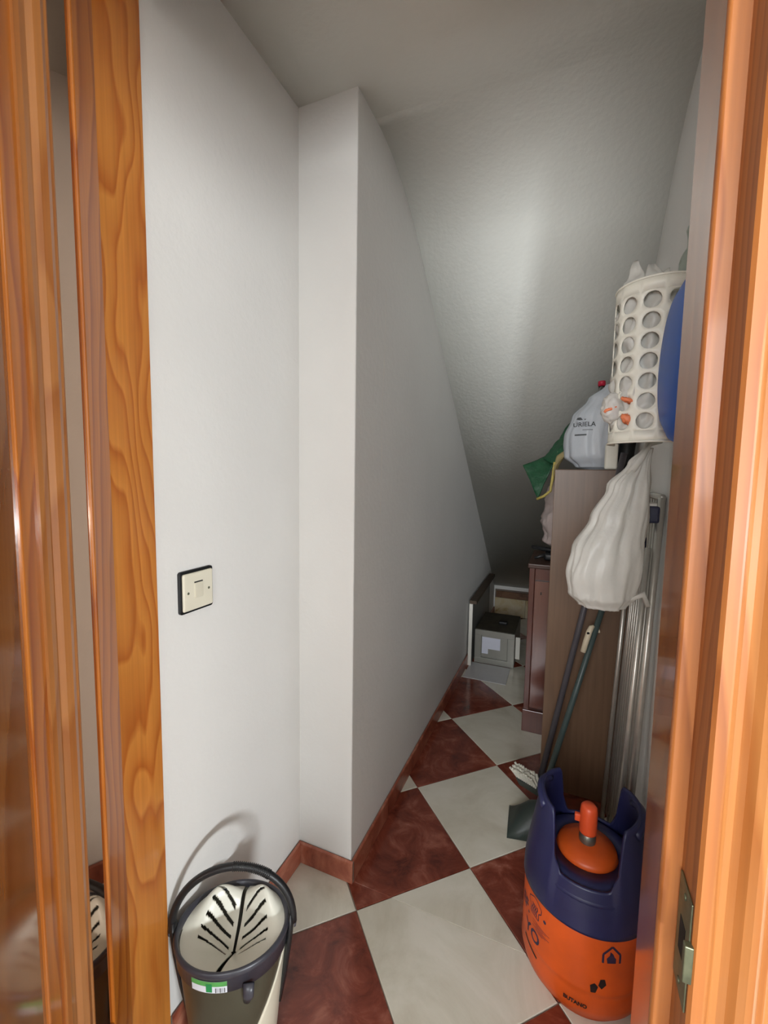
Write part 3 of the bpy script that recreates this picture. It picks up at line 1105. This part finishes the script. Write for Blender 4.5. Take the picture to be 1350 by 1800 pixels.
# white carrier bag hanging in front of the clothes airer
hb = thing('carrier_bag', 'plain white carrier bag hanging full from the wall by its handles', 'bag', (0.1225, 1.33, 0.094), YAW * 1.0)
hb.scale = (0.93, 0.93, 0.93)
prof = [(0.020, -0.010, 0.945), (0.060, -0.015, 0.955), (0.093, -0.018, 0.99), (0.104, -0.018, 1.05), (0.098, -0.010, 1.12), (0.078, 0.016, 1.22), (0.052, 0.040, 1.31), (0.026, 0.066, 1.38), (0.012, 0.088, 1.425)]
blob('bag_body', bag_white, prof, amp=0.017, seed=3.3, fat=0.86, flat=0.70, parent=hb, n=72, rings=60)
bm = tube(bmesh.new(), [(0.080, 0.0, 1.405), (0.092, 0.008, 1.44), (0.115, 0.02, 1.458), (0.146, 0.036, 1.452)], [0.013, 0.008, 0.006, 0.005], 8, True, ((0, 1, 0), 0.5))
obj('bag_handle', bm, bag_white, hb, True)
bm = tube(bmesh.new(), [(0.03, -0.012, 1.345), (0.055, -0.03, 1.395), (0.09, -0.006, 1.435), (0.146, 0.03, 1.445)], [0.012, 0.009, 0.006, 0.004], 8, True, ((0, 1, 0), 0.4))
obj('bag_handle', bm, bag_white, hb, True)
bm = tube(bmesh.new(), [(0.04, -0.04, 0.985), (0.075, -0.048, 1.005), (0.10, -0.03, 0.968), (0.12, -0.01, 0.96)], [0.004, 0.010, 0.008, 0.003], 8, True, ((0, 1, 0), 0.3))
obj('bag_corner', bm, bag_white, hb, True)

# printed bag standing on the cupboard
pb = thing('printed_bag', 'white printed bag with dark lettering on top of the tall cupboard', 'bag', (0.090, 2.03, TZ + 0.001), math.radians(-10))
prof = [(0.030, 0.02, 0.0), (0.062, 0.012, 0.012), (0.092, 0.0, 0.055), (0.094, -0.002, 0.14), (0.082, 0.012, 0.22), (0.056, 0.040, 0.29), (0.020, 0.062, 0.345)]
pbody = blob('bag_body', bag_blueish, prof, amp=0.009, seed=8.1, flat=0.75, parent=pb, n=64, rings=40)
bpy.context.view_layer.update()
bvh = BVHTree.FromPolygons([v.co.copy() for v in pbody.data.vertices], [tuple(p.vertices) for p in pbody.data.polygons])


def on_bag(bm, name, m, cx, cz, ang_):
    """press flat print onto the bag, along the direction ang_"""
    d = Vector((math.cos(ang_), math.sin(ang_), 0))
    rt = Vector((-math.sin(ang_), math.cos(ang_), 0))
    bmesh.ops.subdivide_edges(bm, edges=list(bm.edges), cuts=1)
    bmesh.ops.triangulate(bm, faces=bm.faces)
    for v in bm.verts:
        o_ = rt * (cx + v.co.x) + Vector((0, 0, cz + v.co.y)) - d * 0.5
        h = bvh.ray_cast(o_, d)
        v.co = (h[0] - d * 0.0012) if h[0] else (o_ + d * 0.42)
    return obj(name, bm, m, pb)


PA = math.radians(100)


def mx_(bm):
    for v in bm.verts:
        v.co.x = -v.co.x
    return bm


on_bag(mx_(text_mesh('URIELA', 0.026, 0.0004)), 'lettering', print_grey, 0.034, 0.182, PA)
on_bag(flat_line([(-0.008, 0), (0.03, 0)], 0.004), 'small_print', mat('pale_print', (150, 152, 156), 0.6), 0.010, 0.160, PA)
on_bag(flat_line([(-0.022, 0), (0.022, 0)], 0.006), 'small_print', print_grey, 0.046, 0.140, PA)
on_bag(flat_poly([(-0.012, -0.004), (-0.004, 0.006), (0.008, 0.007), (0.012, 0.0), (0.002, -0.005)]), 'leaf_print', print_grey, 0.052, 0.206, PA)
on_bag(flat_poly([(-0.004, 0.002), (0, -0.004), (0.005, 0.003), (0.001, 0.001)]), 'leaf_print', print_grey, 0.032, 0.203, PA)
for sgn in (0, 1):
    pts = [(0.064 + 0.002 * sgn, -0.016, 0.33), (0.078 + 0.01 * sgn, -0.03, 0.31), (0.09, -0.045, 0.25), (0.098, -0.05, 0.18)]
    bm = tube(bmesh.new(), pts, [0.010, 0.014, 0.012, 0.006], 8, True, ((0, 1, 0), 0.3))
    obj('bag_handle', bm, bag_blueish, pb, True)

# bottle poking out of the printed bag
bt = thing('plastic_bottle', 'clear plastic bottle with red cap rising behind the printed bag', 'bottle', (0.142, 2.155, TZ + 0.001))
bm = lathe(bmesh.new(), [(0, 0.0), (0.034, 0.0), (0.036, 0.01), (0.036, 0.24), (0.030, 0.29), (0.016, 0.335), (0.0135, 0.345), (0.0135, 0.366), (0.0, 0.366)], 28)
obj('bottle_body', bm, clear_pet, bt, True)
bm = lathe(bmesh.new(), [(0, 0.367), (0.0150, 0.367), (0.0155, 0.384), (0.014, 0.388), (0, 0.388)], 20)
obj('cap', bm, red_cap, bt, True)
bt.rotation_euler = (0, math.radians(-3), 0)

# green woven sack slumped over the cupboard's left edge, behind the printed bag
gs = thing('green_sack', 'green sack with yellowish hem slumped over the cupboard corner', 'sack', (0, 0, 0))
sheet('sack_side', green_sack, [(-0.190, 2.12, 1.385), (-0.115, 2.06, 1.235), (-0.055, 2.10, 1.400), (-0.095, 2.16, 1.430)], 14, 14, 0.006, 2.2, gs, 0.004)
sheet('sack_fold', green_sack, [(-0.100, 2.12, 1.415), (-0.052, 2.06, 1.385), (0.060, 2.16, 1.60), (0.02, 2.24, 1.61)], 14, 18, 0.007, 5.2, gs, 0.004)
sheet('sack_lining', cardboard, [(-0.062, 2.025, 1.27), (-0.050, 2.01, 1.385), (0.055, 2.10, 1.50), (-0.045, 2.07, 1.43)], 10, 12, 0.003, 4.2, gs, 0.003)
bm = tube(bmesh.new(), [(-0.118, 2.055, 1.236), (-0.09, 2.045, 1.25), (-0.062, 2.03, 1.275), (-0.056, 2.022, 1.33), (-0.050, 2.02, 1.40)], 0.006, 8, True)
obj('sack_hem', bm, yellow_sack, gs, True)

# crinkled pale bags stuffed between the low cabinet top and the cupboard
cb = thing('crumpled_bag', 'crumpled pale pink bag behind the cupboard above the low cabinet', 'bag', (0.06, 2.44, LZ + 0.06))
blob('bag_body', bag_pink, [(0.06, 0, 0.0), (0.13, 0, 0.04), (0.145, -0.005, 0.14), (0.135, 0, 0.24), (0.125, 0, 0.32), (0.09, 0, 0.37), (0.03, 0, 0.40)], amp=0.022, seed=12.0, flat=0.7, parent=cb, vert=False)

# black sleeve standing on the cupboard
um = thing('folded_umbrella', 'black folded umbrella leaning on the cupboard top under the white holder', 'umbrella', (0.224, 2.02, TZ + 0.001))
bm = tube(bmesh.new(), [(-0.012, 0, 0.0), (-0.008, 0, 0.02), (0.0, 0.01, 0.12), (0.006, 0.02, 0.20)], [0.02, 0.028, 0.03, 0.02], 14)
obj('canopy', bm, black_plastic, um, True)
bm = tube(bmesh.new(), [(0.006, 0.02, 0.19), (0.009, 0.024, 0.26)], 0.010, 10)
obj('handle', bm, black_plastic, um, True)
bm = boxm((0, 0, 0), (0.045, 0.03, 0.10), 0.006)
o = obj('spray_pack', bm, white_plastic, None, loc=(0.135, 1.915, TZ + 0.001))
tag(o, 'small white pack on the cupboard top below the perforated holder', 'pack')

# ------------------------------------------------------------------ perforated bag holder on the right wall
HCX, HCY, HR, HZ0, HZ1 = 0.190, 1.306, 0.094, 1.425, 1.812
ho = thing('bag_holder', 'white perforated bag dispenser fixed to the right wall', 'holder', (HCX, HCY, 0))
bm = bmesh.new()
rowz = [1.757 - 0.0468 * k for k in range(7)]
cols = [255.0 - 32.5 * k for k in range(-2, 4)]          # degrees; shell spans wall to wall
a_lo, a_hi = cols[-1] - 16.25, cols[0] + 16.25
cellh = 0.0468


def sp_(a, z):
    a = math.radians(a)
    return (min(HR * math.cos(a), XR - 0.002 - HCX), HR * math.sin(a), z)


for ac in cols:
    for zc in rowz:
        N_ = 16
        ring, sq = [], []
        for k in range(N_):
            t = 2 * PI * (k + 0.5) / N_
            ca, sa = math.cos(t), math.sin(t)
            f = 1 / max(abs(ca), abs(sa))
            ring.append(bm.verts.new(sp_(ac + math.degrees(0.0196 * ca / HR), zc + 0.0196 * sa)))
            sq.append(bm.verts.new(sp_(ac + 16.25 * ca * f, zc + cellh / 2 * sa * f)))
        for k in range(N_):
            k2 = (k + 1) % N_
            bm.faces.new((ring[k], ring[k2], sq[k2], sq[k]))
        # the two corner pairs the 16-gon leaves cut off
        for k in (1, 5, 9, 13):
            t1, t2 = 2 * PI * (k + 0.5) / N_, 2 * PI * (k + 1.5) / N_
            tm = (t1 + t2) / 2
            cx_, sx_ = math.copysign(1, math.cos(tm)), math.copysign(1, math.sin(tm))
            v = bm.verts.new(sp_(ac + 16.25 * cx_, zc + cellh / 2 * sx_))
            bm.faces.new((sq[k], sq[(k + 1) % N_], v))
for z0_, z1_ in ((HZ0, rowz[-1] - cellh / 2), (rowz[0] + cellh / 2, HZ1)):
    nn = 48
    lo = [bm.verts.new(sp_(a_lo + (a_hi - a_lo) * k / nn, z0_)) for k in range(nn + 1)]
    hi = [bm.verts.new(sp_(a_lo + (a_hi - a_lo) * k / nn, z1_)) for k in range(nn + 1)]
    for k in range(nn):
        bm.faces.new((lo[k], lo[k + 1], hi[k + 1], hi[k]))
bmesh.ops.remove_doubles(bm, verts=bm.verts, dist=0.0003)
o = obj('perforated_shell', bm, white_plastic, ho, True)
solidify(o, 0.003, -1)
for z in (HZ0, HZ1 - 0.004):
    bm = bmesh.new()
    nn = 40
    pts = [Vector(sp_(a_lo + (a_hi - a_lo) * k / nn, z + 0.002)) for k in range(nn + 1)]
    tube(bm, pts, 0.0028, 8)
    obj('rolled_edge', bm, white_plastic, ho, True)
obj('back_plate', boxm((XR - 0.006 - HCX, -0.09, HZ0 + 0.01), (XR - 0.001 - HCX, 0.09, HZ1 - 0.01), 0.001), white_plastic, ho)
# bags stuffed inside
bh = thing('bag_wad', 'wad of crumpled white plastic bags stuffed inside the perforated dispenser', 'bag wad', (HCX, HCY, 0))
blob('bag_wad', bag_white, [(0.03, -0.01, 1.44), (0.062, -0.014, 1.46), (0.066, -0.016, 1.53), (0.062, -0.014, 1.60), (0.058, -0.012, 1.66), (0.060, -0.014, 1.72), (0.056, -0.01, 1.78), (0.03, -0.01, 1.80)], amp=0.016, seed=21.0, flat=1.0, parent=bh, vert=False, n=64, rings=70)
for q, (pts, sd) in enumerate([
    ([(-0.085, -0.02, 1.80), (-0.025, -0.035, 1.80), (-0.050, 0.0, 1.885), (-0.062, 0.0, 1.883)], 31.0),
    ([(-0.04, -0.03, 1.79), (0.035, -0.02, 1.79), (-0.012, 0.0, 1.872), (-0.028, 0.0, 1.868)], 34.0),
    ([(-0.05, 0.0, 1.79), (0.03, 0.01, 1.79), (0.022, 0.02, 1.862), (0.008, 0.02, 1.858)], 37.0)]):
    sheet('bag_tuft', bag_white, pts, 10, 10, 0.010, sd, bh, 0.0012, 30)
# pale green bag hanging on the wall above
pg = thing('limp_film_bag', 'limp pale translucent bag on the wall above the dispenser', 'bag', (XR - 0.012, 1.32, 0))
sheet('bag_film', film_green, [(0, -0.09, 1.81), (0, 0.10, 1.80), (0.004, 0.13, 1.91), (0.004, -0.04, 1.99)], 12, 12, 0.010, 44.0, pg, 0.001, 22)
# bag with an orange print bulging out of the lower holes
ob = thing('orange_print_bag', 'white bag with orange print bulging out of the dispenser lower holes', 'bag', (0.098, 1.268, 1.515))
bm = bmesh.new()
bmesh.ops.create_icosphere(bm, subdivisions=4, radius=1)
for v in bm.verts:
    n_ = v.co.normalized()
    k = 1 + 0.16 * ridge(n_, 1.8, 3.0) + 0.1 * fbm(n_, 3, 2)
    v.co = Vector((n_.x * 0.022 * k, n_.y * 0.022 * k, n_.z * 0.033 * k))
obj('bag_body', bm, bag_white, ob, True)
bm = bmesh.new()
bmesh.ops.create_icosphere(bm, subdivisions=3, radius=1)
for v in bm.verts:
    n_ = v.co.normalized()
    v.co = Vector((n_.x * 0.017 - 0.003, n_.y * 0.010 - 0.0165, n_.z * 0.006 * (1 + 0.9 * fbm(n_, 4, 7)) - 0.004 + n_.x * 0.006))
obj('orange_print', bm, print_orange, ob, True)
for px, py, pz, sz in ((0.128, 1.232, 1.529, 0.006), (0.131, 1.236, 1.484, 0.0125)):
    bm = bmesh.new()
    bmesh.ops.create_icosphere(bm, subdivisions=3, radius=1)
    for v in bm.verts:
        n_ = v.co.normalized()
        v.co = Vector((n_.x * 0.015 + px - 0.098, n_.y * 0.009 + py - 1.268, n_.z * sz * (1 + 0.8 * fbm(n_, 3, pz * 50)) + pz - 1.515 - n_.x * 0.005))
    obj('orange_print', bm, print_orange, ob, True)

# ------------------------------------------------------------------ blue basin hung up on the wall, rim to the wall
bs = thing('blue_basin', 'blue round plastic basin hanging on the right wall by the door frame', 'basin', (XR - 0.003, 1.028, 1.567))
R0 = 0.182
bm = lathe(bmesh.new(), [(R0, 0.0), (R0 + 0.008, 0.004), (R0 + 0.006, 0.010), (R0 - 0.006, 0.012), (R0 - 0.014, 0.042), (R0 - 0.030, 0.068), (R0 - 0.056, 0.081), (R0 - 0.11, 0.086), (0.0, 0.088), (0.0, 0.085), (R0 - 0.058, 0.078), (R0 - 0.033, 0.065), (R0 - 0.018, 0.040), (R0 - 0.010, 0.009)], 72, close=False)
o = obj('bowl', bm, blue_plastic, bs, True)
o.rotation_euler = (0, -PI / 2, 0)
# ------------------------------------------------------------------ folded clothes airer against the right wall
ca = thing('clothes_airer', 'folded aluminium clothes airer leaning on the right wall behind the gas bottle', 'airer', (0, 0, 0))


def arx(z):
    return 0.214 + (0.249 - 0.214) * z / 1.29


yA, yB = 1.415, 1.83
for y, r_ in ((yA, 0.010), (yB, 0.008)):
    bm = tube(bmesh.new(), [(arx(0), y + (0.0 if y == yA else 0.0), r_), (arx(1.285), y - (0.0 if y == yA else 0.08), 1.285)], r_, 12)
    obj('side_rail', bm, alu, ca, True)
bm = tube(bmesh.new(), [(arx(1.285), yA, 1.285), (arx(1.285), yB - 0.08, 1.285)], 0.009, 12)
obj('end_rail', bm, alu, ca, True)
bm = tube(bmesh.new(), [(arx(0.03), yA, 0.03), (arx(0.03), yB, 0.03)], 0.008, 12)
obj('end_rail', bm, alu, ca, True)
for k in range(8):
    t = (k + 0.7) / 8.4
    bm = tube(bmesh.new(), [(arx(0.03), yA + (yB - yA) * t, 0.03), (arx(1.28), yA + (yB - 0.08 - yA) * t, 1.28)], 0.0042, 8)
    obj('rod', bm, alu, ca, True)
# folded legs in front
for y, dz in ((yA + 0.022, 0.0), (yB - 0.05, 0.0)):
    bm = tube(bmesh.new(), [(arx(0) - 0.024, y, 0.008), (arx(1.1) - 0.020, y - 0.02, 1.14)], 0.008, 12)
    obj('leg', bm, alu, ca, True)
for y, z in ((1.425, 1.236), (1.585, 1.13), (yB - 0.06, 1.125)):
    bm = boxm((arx(z) - 0.032, y - 0.022, z - 0.024), (arx(z) - 0.002, y + 0.022, z + 0.024), 0.007, 3)
    jt = obj('plastic_joint', bm, dark_blue_plastic, ca)
    bm = boxm((arx(z) - 0.034, y - 0.010, z + 0.018), (arx(z) - 0.006, y + 0.012, z + 0.034), 0.004)
    obj('bracket', bm, alu, jt)

# ------------------------------------------------------------------ broom and long-handled dustpan
br = thing('broom', 'broom with white bristles and grey pole leaning on the cupboard', 'broom', (0, 0, 0))
p0, p1 = Vector((-0.045, 1.79, 0.075)), Vector((0.195, 1.862, 1.43))
bm = tube(bmesh.new(), [p0, p0.lerp(p1, 0.5), p1], 0.0115, 12)
obj('pole', bm, grey_pole, br, True)
hd_ = thing('x', 'x', 'x') if False else None
hx = Vector((-0.092, 1.815, 0.062))
ax = Vector((0.62, -0.72, 0.30)).normalized()          # length of the head
bd = Vector((-0.72, 0.50, 0.25)).normalized()          # bristles point to the left
bd = (bd - ax * bd.dot(ax)).normalized()
nn = ax.cross(bd)


def obox(c, l, w_, h, ex=(0, 0, 0)):
    bm = boxm((-l / 2, -w_ / 2, -h / 2), (l / 2, w_ / 2, h / 2), 0.006, 2)
    Mx = Matrix((ax, bd, nn)).transposed()
    for v in bm.verts:
        v.co = Vector(c) + Mx @ v.co
    return bm


obj('head', obox(hx + ax * 0.02 - bd * 0.006, 0.15, 0.038, 0.034), pan_green, br)
bm = tube(bmesh.new(), [hx + ax * 0.03 - bd * 0.015, p0], [0.016, 0.013], 12)
obj('socket', bm, pan_green, br, True)
bm = bmesh.new()
for i in range(11):
    for j in range(3):
        q = hx + ax * (-0.046 + 0.0128 * i) + nn * (-0.010 + 0.010 * j) + bd * 0.012
        sp = ax * ((i - 5) * 0.0012) + nn * ((j - 1) * 0.004)
        ln_ = 0.048 + random.uniform(-0.005, 0.004)
        tube(bm, [q, q + bd * ln_ * 0.5 + sp * 0.5, q + bd * ln_ + sp * 1.5], [0.0042, 0.0052, 0.0048], 6)
o = obj('bristles', bm, bristle_white, br)
o['kind'] = 'stuff'

dp = thing('dustpan', 'dark green long-handled dustpan standing beside the gas bottle', 'dustpan', (0, 0, 0))
# hooded pan tilted open towards the left
bm = bmesh.new()
dx = Vector((-0.99, -0.06, 0)).normalized()
dy = Vector((0.06, -0.99, 0)).normalized()
base = Vector((0.0, 1.655, 0.0))


def dpt(u, v, z):
    return base + dx * u + dy * v + Vector((0, 0, z))


sec = []
for u, hw, zt in ((0.0, 0.064, 0.095), (0.03, 0.070, 0.105), (0.07, 0.076, 0.090), (0.105, 0.080, 0.055), (0.145, 0.084, 0.016)):
    row = []
    for k in range(13):
        t = k / 12 * 2 - 1
        zz = 0.003 + zt * (1 - abs(t) ** 3.0)
        row.append(bm.verts.new(dpt(u, hw * t, zz)))
    sec.append(row)
for i in range(4):
    for k in range(12):
        bm.faces.new((sec[i][k], sec[i][k + 1], sec[i + 1][k + 1], sec[i + 1][k]))
lowr = [bm.verts.new(dpt(u, hw * s_, 0.003)) for s_ in (-1, 1) for u, hw in ((0.0, 0.064), (0.145, 0.084))]
bm.faces.new((lowr[0], lowr[1], lowr[3], lowr[2]))
bm.faces.new(list(sec[0]))
o = obj('pan', bm, pan_green, dp, True)
solidify(o, 0.0025, -1)
q0, q1 = dpt(0.035, 0, 0.10), Vector((0.158, 1.775, 0.90))
bm = tube(bmesh.new(), [q0, q0.lerp(q1, 0.5), q1], 0.0105, 12)
obj('pole', bm, teal_pole, dp, True)
# beige hanging clip on the pole, an arched hood with a hook behind
cpos = q0.lerp(q1, 0.80)
axp = (q1 - q0).normalized()
side = Vector((-0.93, -0.37, 0)).normalized()
bm = tube(bmesh.new(), [cpos + side * 0.020 - axp * 0.055, cpos + side * 0.021 - axp * 0.01, cpos + side * 0.021 + axp * 0.025, cpos + side * 0.018 + axp * 0.042, cpos + side * 0.010 + axp * 0.048], [0.0095, 0.0105, 0.0105, 0.0095, 0.005], 12)
cl = obj('hanging_clip', bm, beige_plastic, dp, True)
bm = bmesh.new()
pts = []
for k in range(10):
    a = PI * k / 9
    pts.append(cpos - side * (0.004 - 0.012 * math.cos(a)) + axp * (0.022 + 0.014 * math.sin(a)))
tube(bm, pts, 0.0035, 8)
obj('hook', bm, beige_plastic, cl, True)
bm = bmesh.new()
lathe(bm, [(0, 0.0009), (0.0045, 0.0007), (0.005, 0), (0, 0)], 14)
bmesh.ops.transform(bm, matrix=Matrix.Translation(cpos + side * 0.021 + axp * 0.022 + Vector((-0.003, -0.0102, 0))) @ Matrix.Rotation(PI / 2, 4, 'X'), verts=bm.verts)
obj('clip_hole', bm, hole_black, cl)

# ------------------------------------------------------------------ metal box under the stairs with what lies around it
mb = thing('metal_box', 'grey metal box with a paper label on its front under the stairs', 'box', (-0.548, 3.03, 0.0))
BW, BH, BD = 0.272, 0.246, 0.42
bm = bmesh.new()
box(bm, (0, 0.012, 0.006), (BW, BD, BH - 0.004), 0.003)
obj('body', bm, metal_grey, mb)
bm = bmesh.new()
box(bm, (-0.001, 0, 0.003), (BW + 0.001, 0.0118, 0.044), 0.002)
box(bm, (-0.001, 0, 0.206), (BW + 0.001, 0.0118, BH - 0.002), 0.002)
box(bm, (-0.001, 0, 0.044), (0.046, 0.0118, 0.206), 0.002)
box(bm, (BW - 0.046, 0, 0.044), (BW + 0.001, 0.0118, 0.206), 0.002)
obj('front_frame', bm, metal_grey, mb)
pn = obj('front_panel', boxm((0.048, 0.006, 0.047), (BW - 0.048, 0.0118, 0.204), 0.001), metal_grey, mb)
bm = bmesh.new()
bm.faces.new([bm.verts.new(p) for p in ((0.050, 0.0052, 0.075), (0.094, 0.0052, 0.075), (0.094, 0.0052, 0.112), (0.176, 0.0052, 0.112), (0.176, 0.0052, 0.196), (0.050, 0.0052, 0.196))])
lb = obj('paper_label', bm, paper_white, pn)
obj('top_cover', boxm((0.002, 0.01, BH - 0.004), (BW - 0.002, BD, BH + 0.002), 0.001), box_top_dark, mb)
obj('rear_card', boxm((BW + 0.004, 0.035, 0.06), (BW + 0.034, 0.047, 0.215), 0.002), white_edge, mb)['label'] = 'white card strip'
bm = boxm((0.14, 0.16, BH + 0.0021), (0.20, 0.21, BH + 0.022), 0.006, 2)
obj('catch', bm, black_plastic, mb)

sh = obj('floor_sheet', boxm((-0.57, 2.765, 0.0006), (-0.295, 3.022, 0.005), 0.001), sheet_grey)
tag(sh, 'pale grey sheet lying on the tiles in front of the metal box', 'sheet')

fb = thing('framed_board', 'grey board with white edge and dark brown top leaning along the long wall', 'board', (0, 0, 0))
xb0, xb1 = XI + 0.012, XI + 0.034
obj('panel', boxm((xb0, 2.972, 0.002), (xb1 - 0.006, 3.74, 0.455), 0.001), panel_grey, fb)
obj('front_edge', boxm((xb0 - 0.001, 2.955, 0.002), (xb1 + 0.001, 2.971, 0.445), 0.002), white_edge, fb)
bm = bmesh.new()
for y0_, z0_, y1_, z1_ in ((2.955, 0.447, 3.80, 0.512),):
    P = [(xb0 - 0.0, y0_, z0_), (xb1 + 0.026, y0_, z0_), (xb1 + 0.026, y1_, z1_ - 0.05), (xb0, y1_, z1_ - 0.05)]
    lo = [bm.verts.new(p) for p in P]
    hi = [bm.verts.new((p[0], p[1], p[2] + 0.022)) for p in P]
    for k in range(4):
        bm.faces.new((lo[k], lo[(k + 1) % 4], hi[(k + 1) % 4], hi[k]))
    bm.faces.new(lo)
    bm.faces.new(hi)
obj('top_rail', bm, frame_brown, fb)
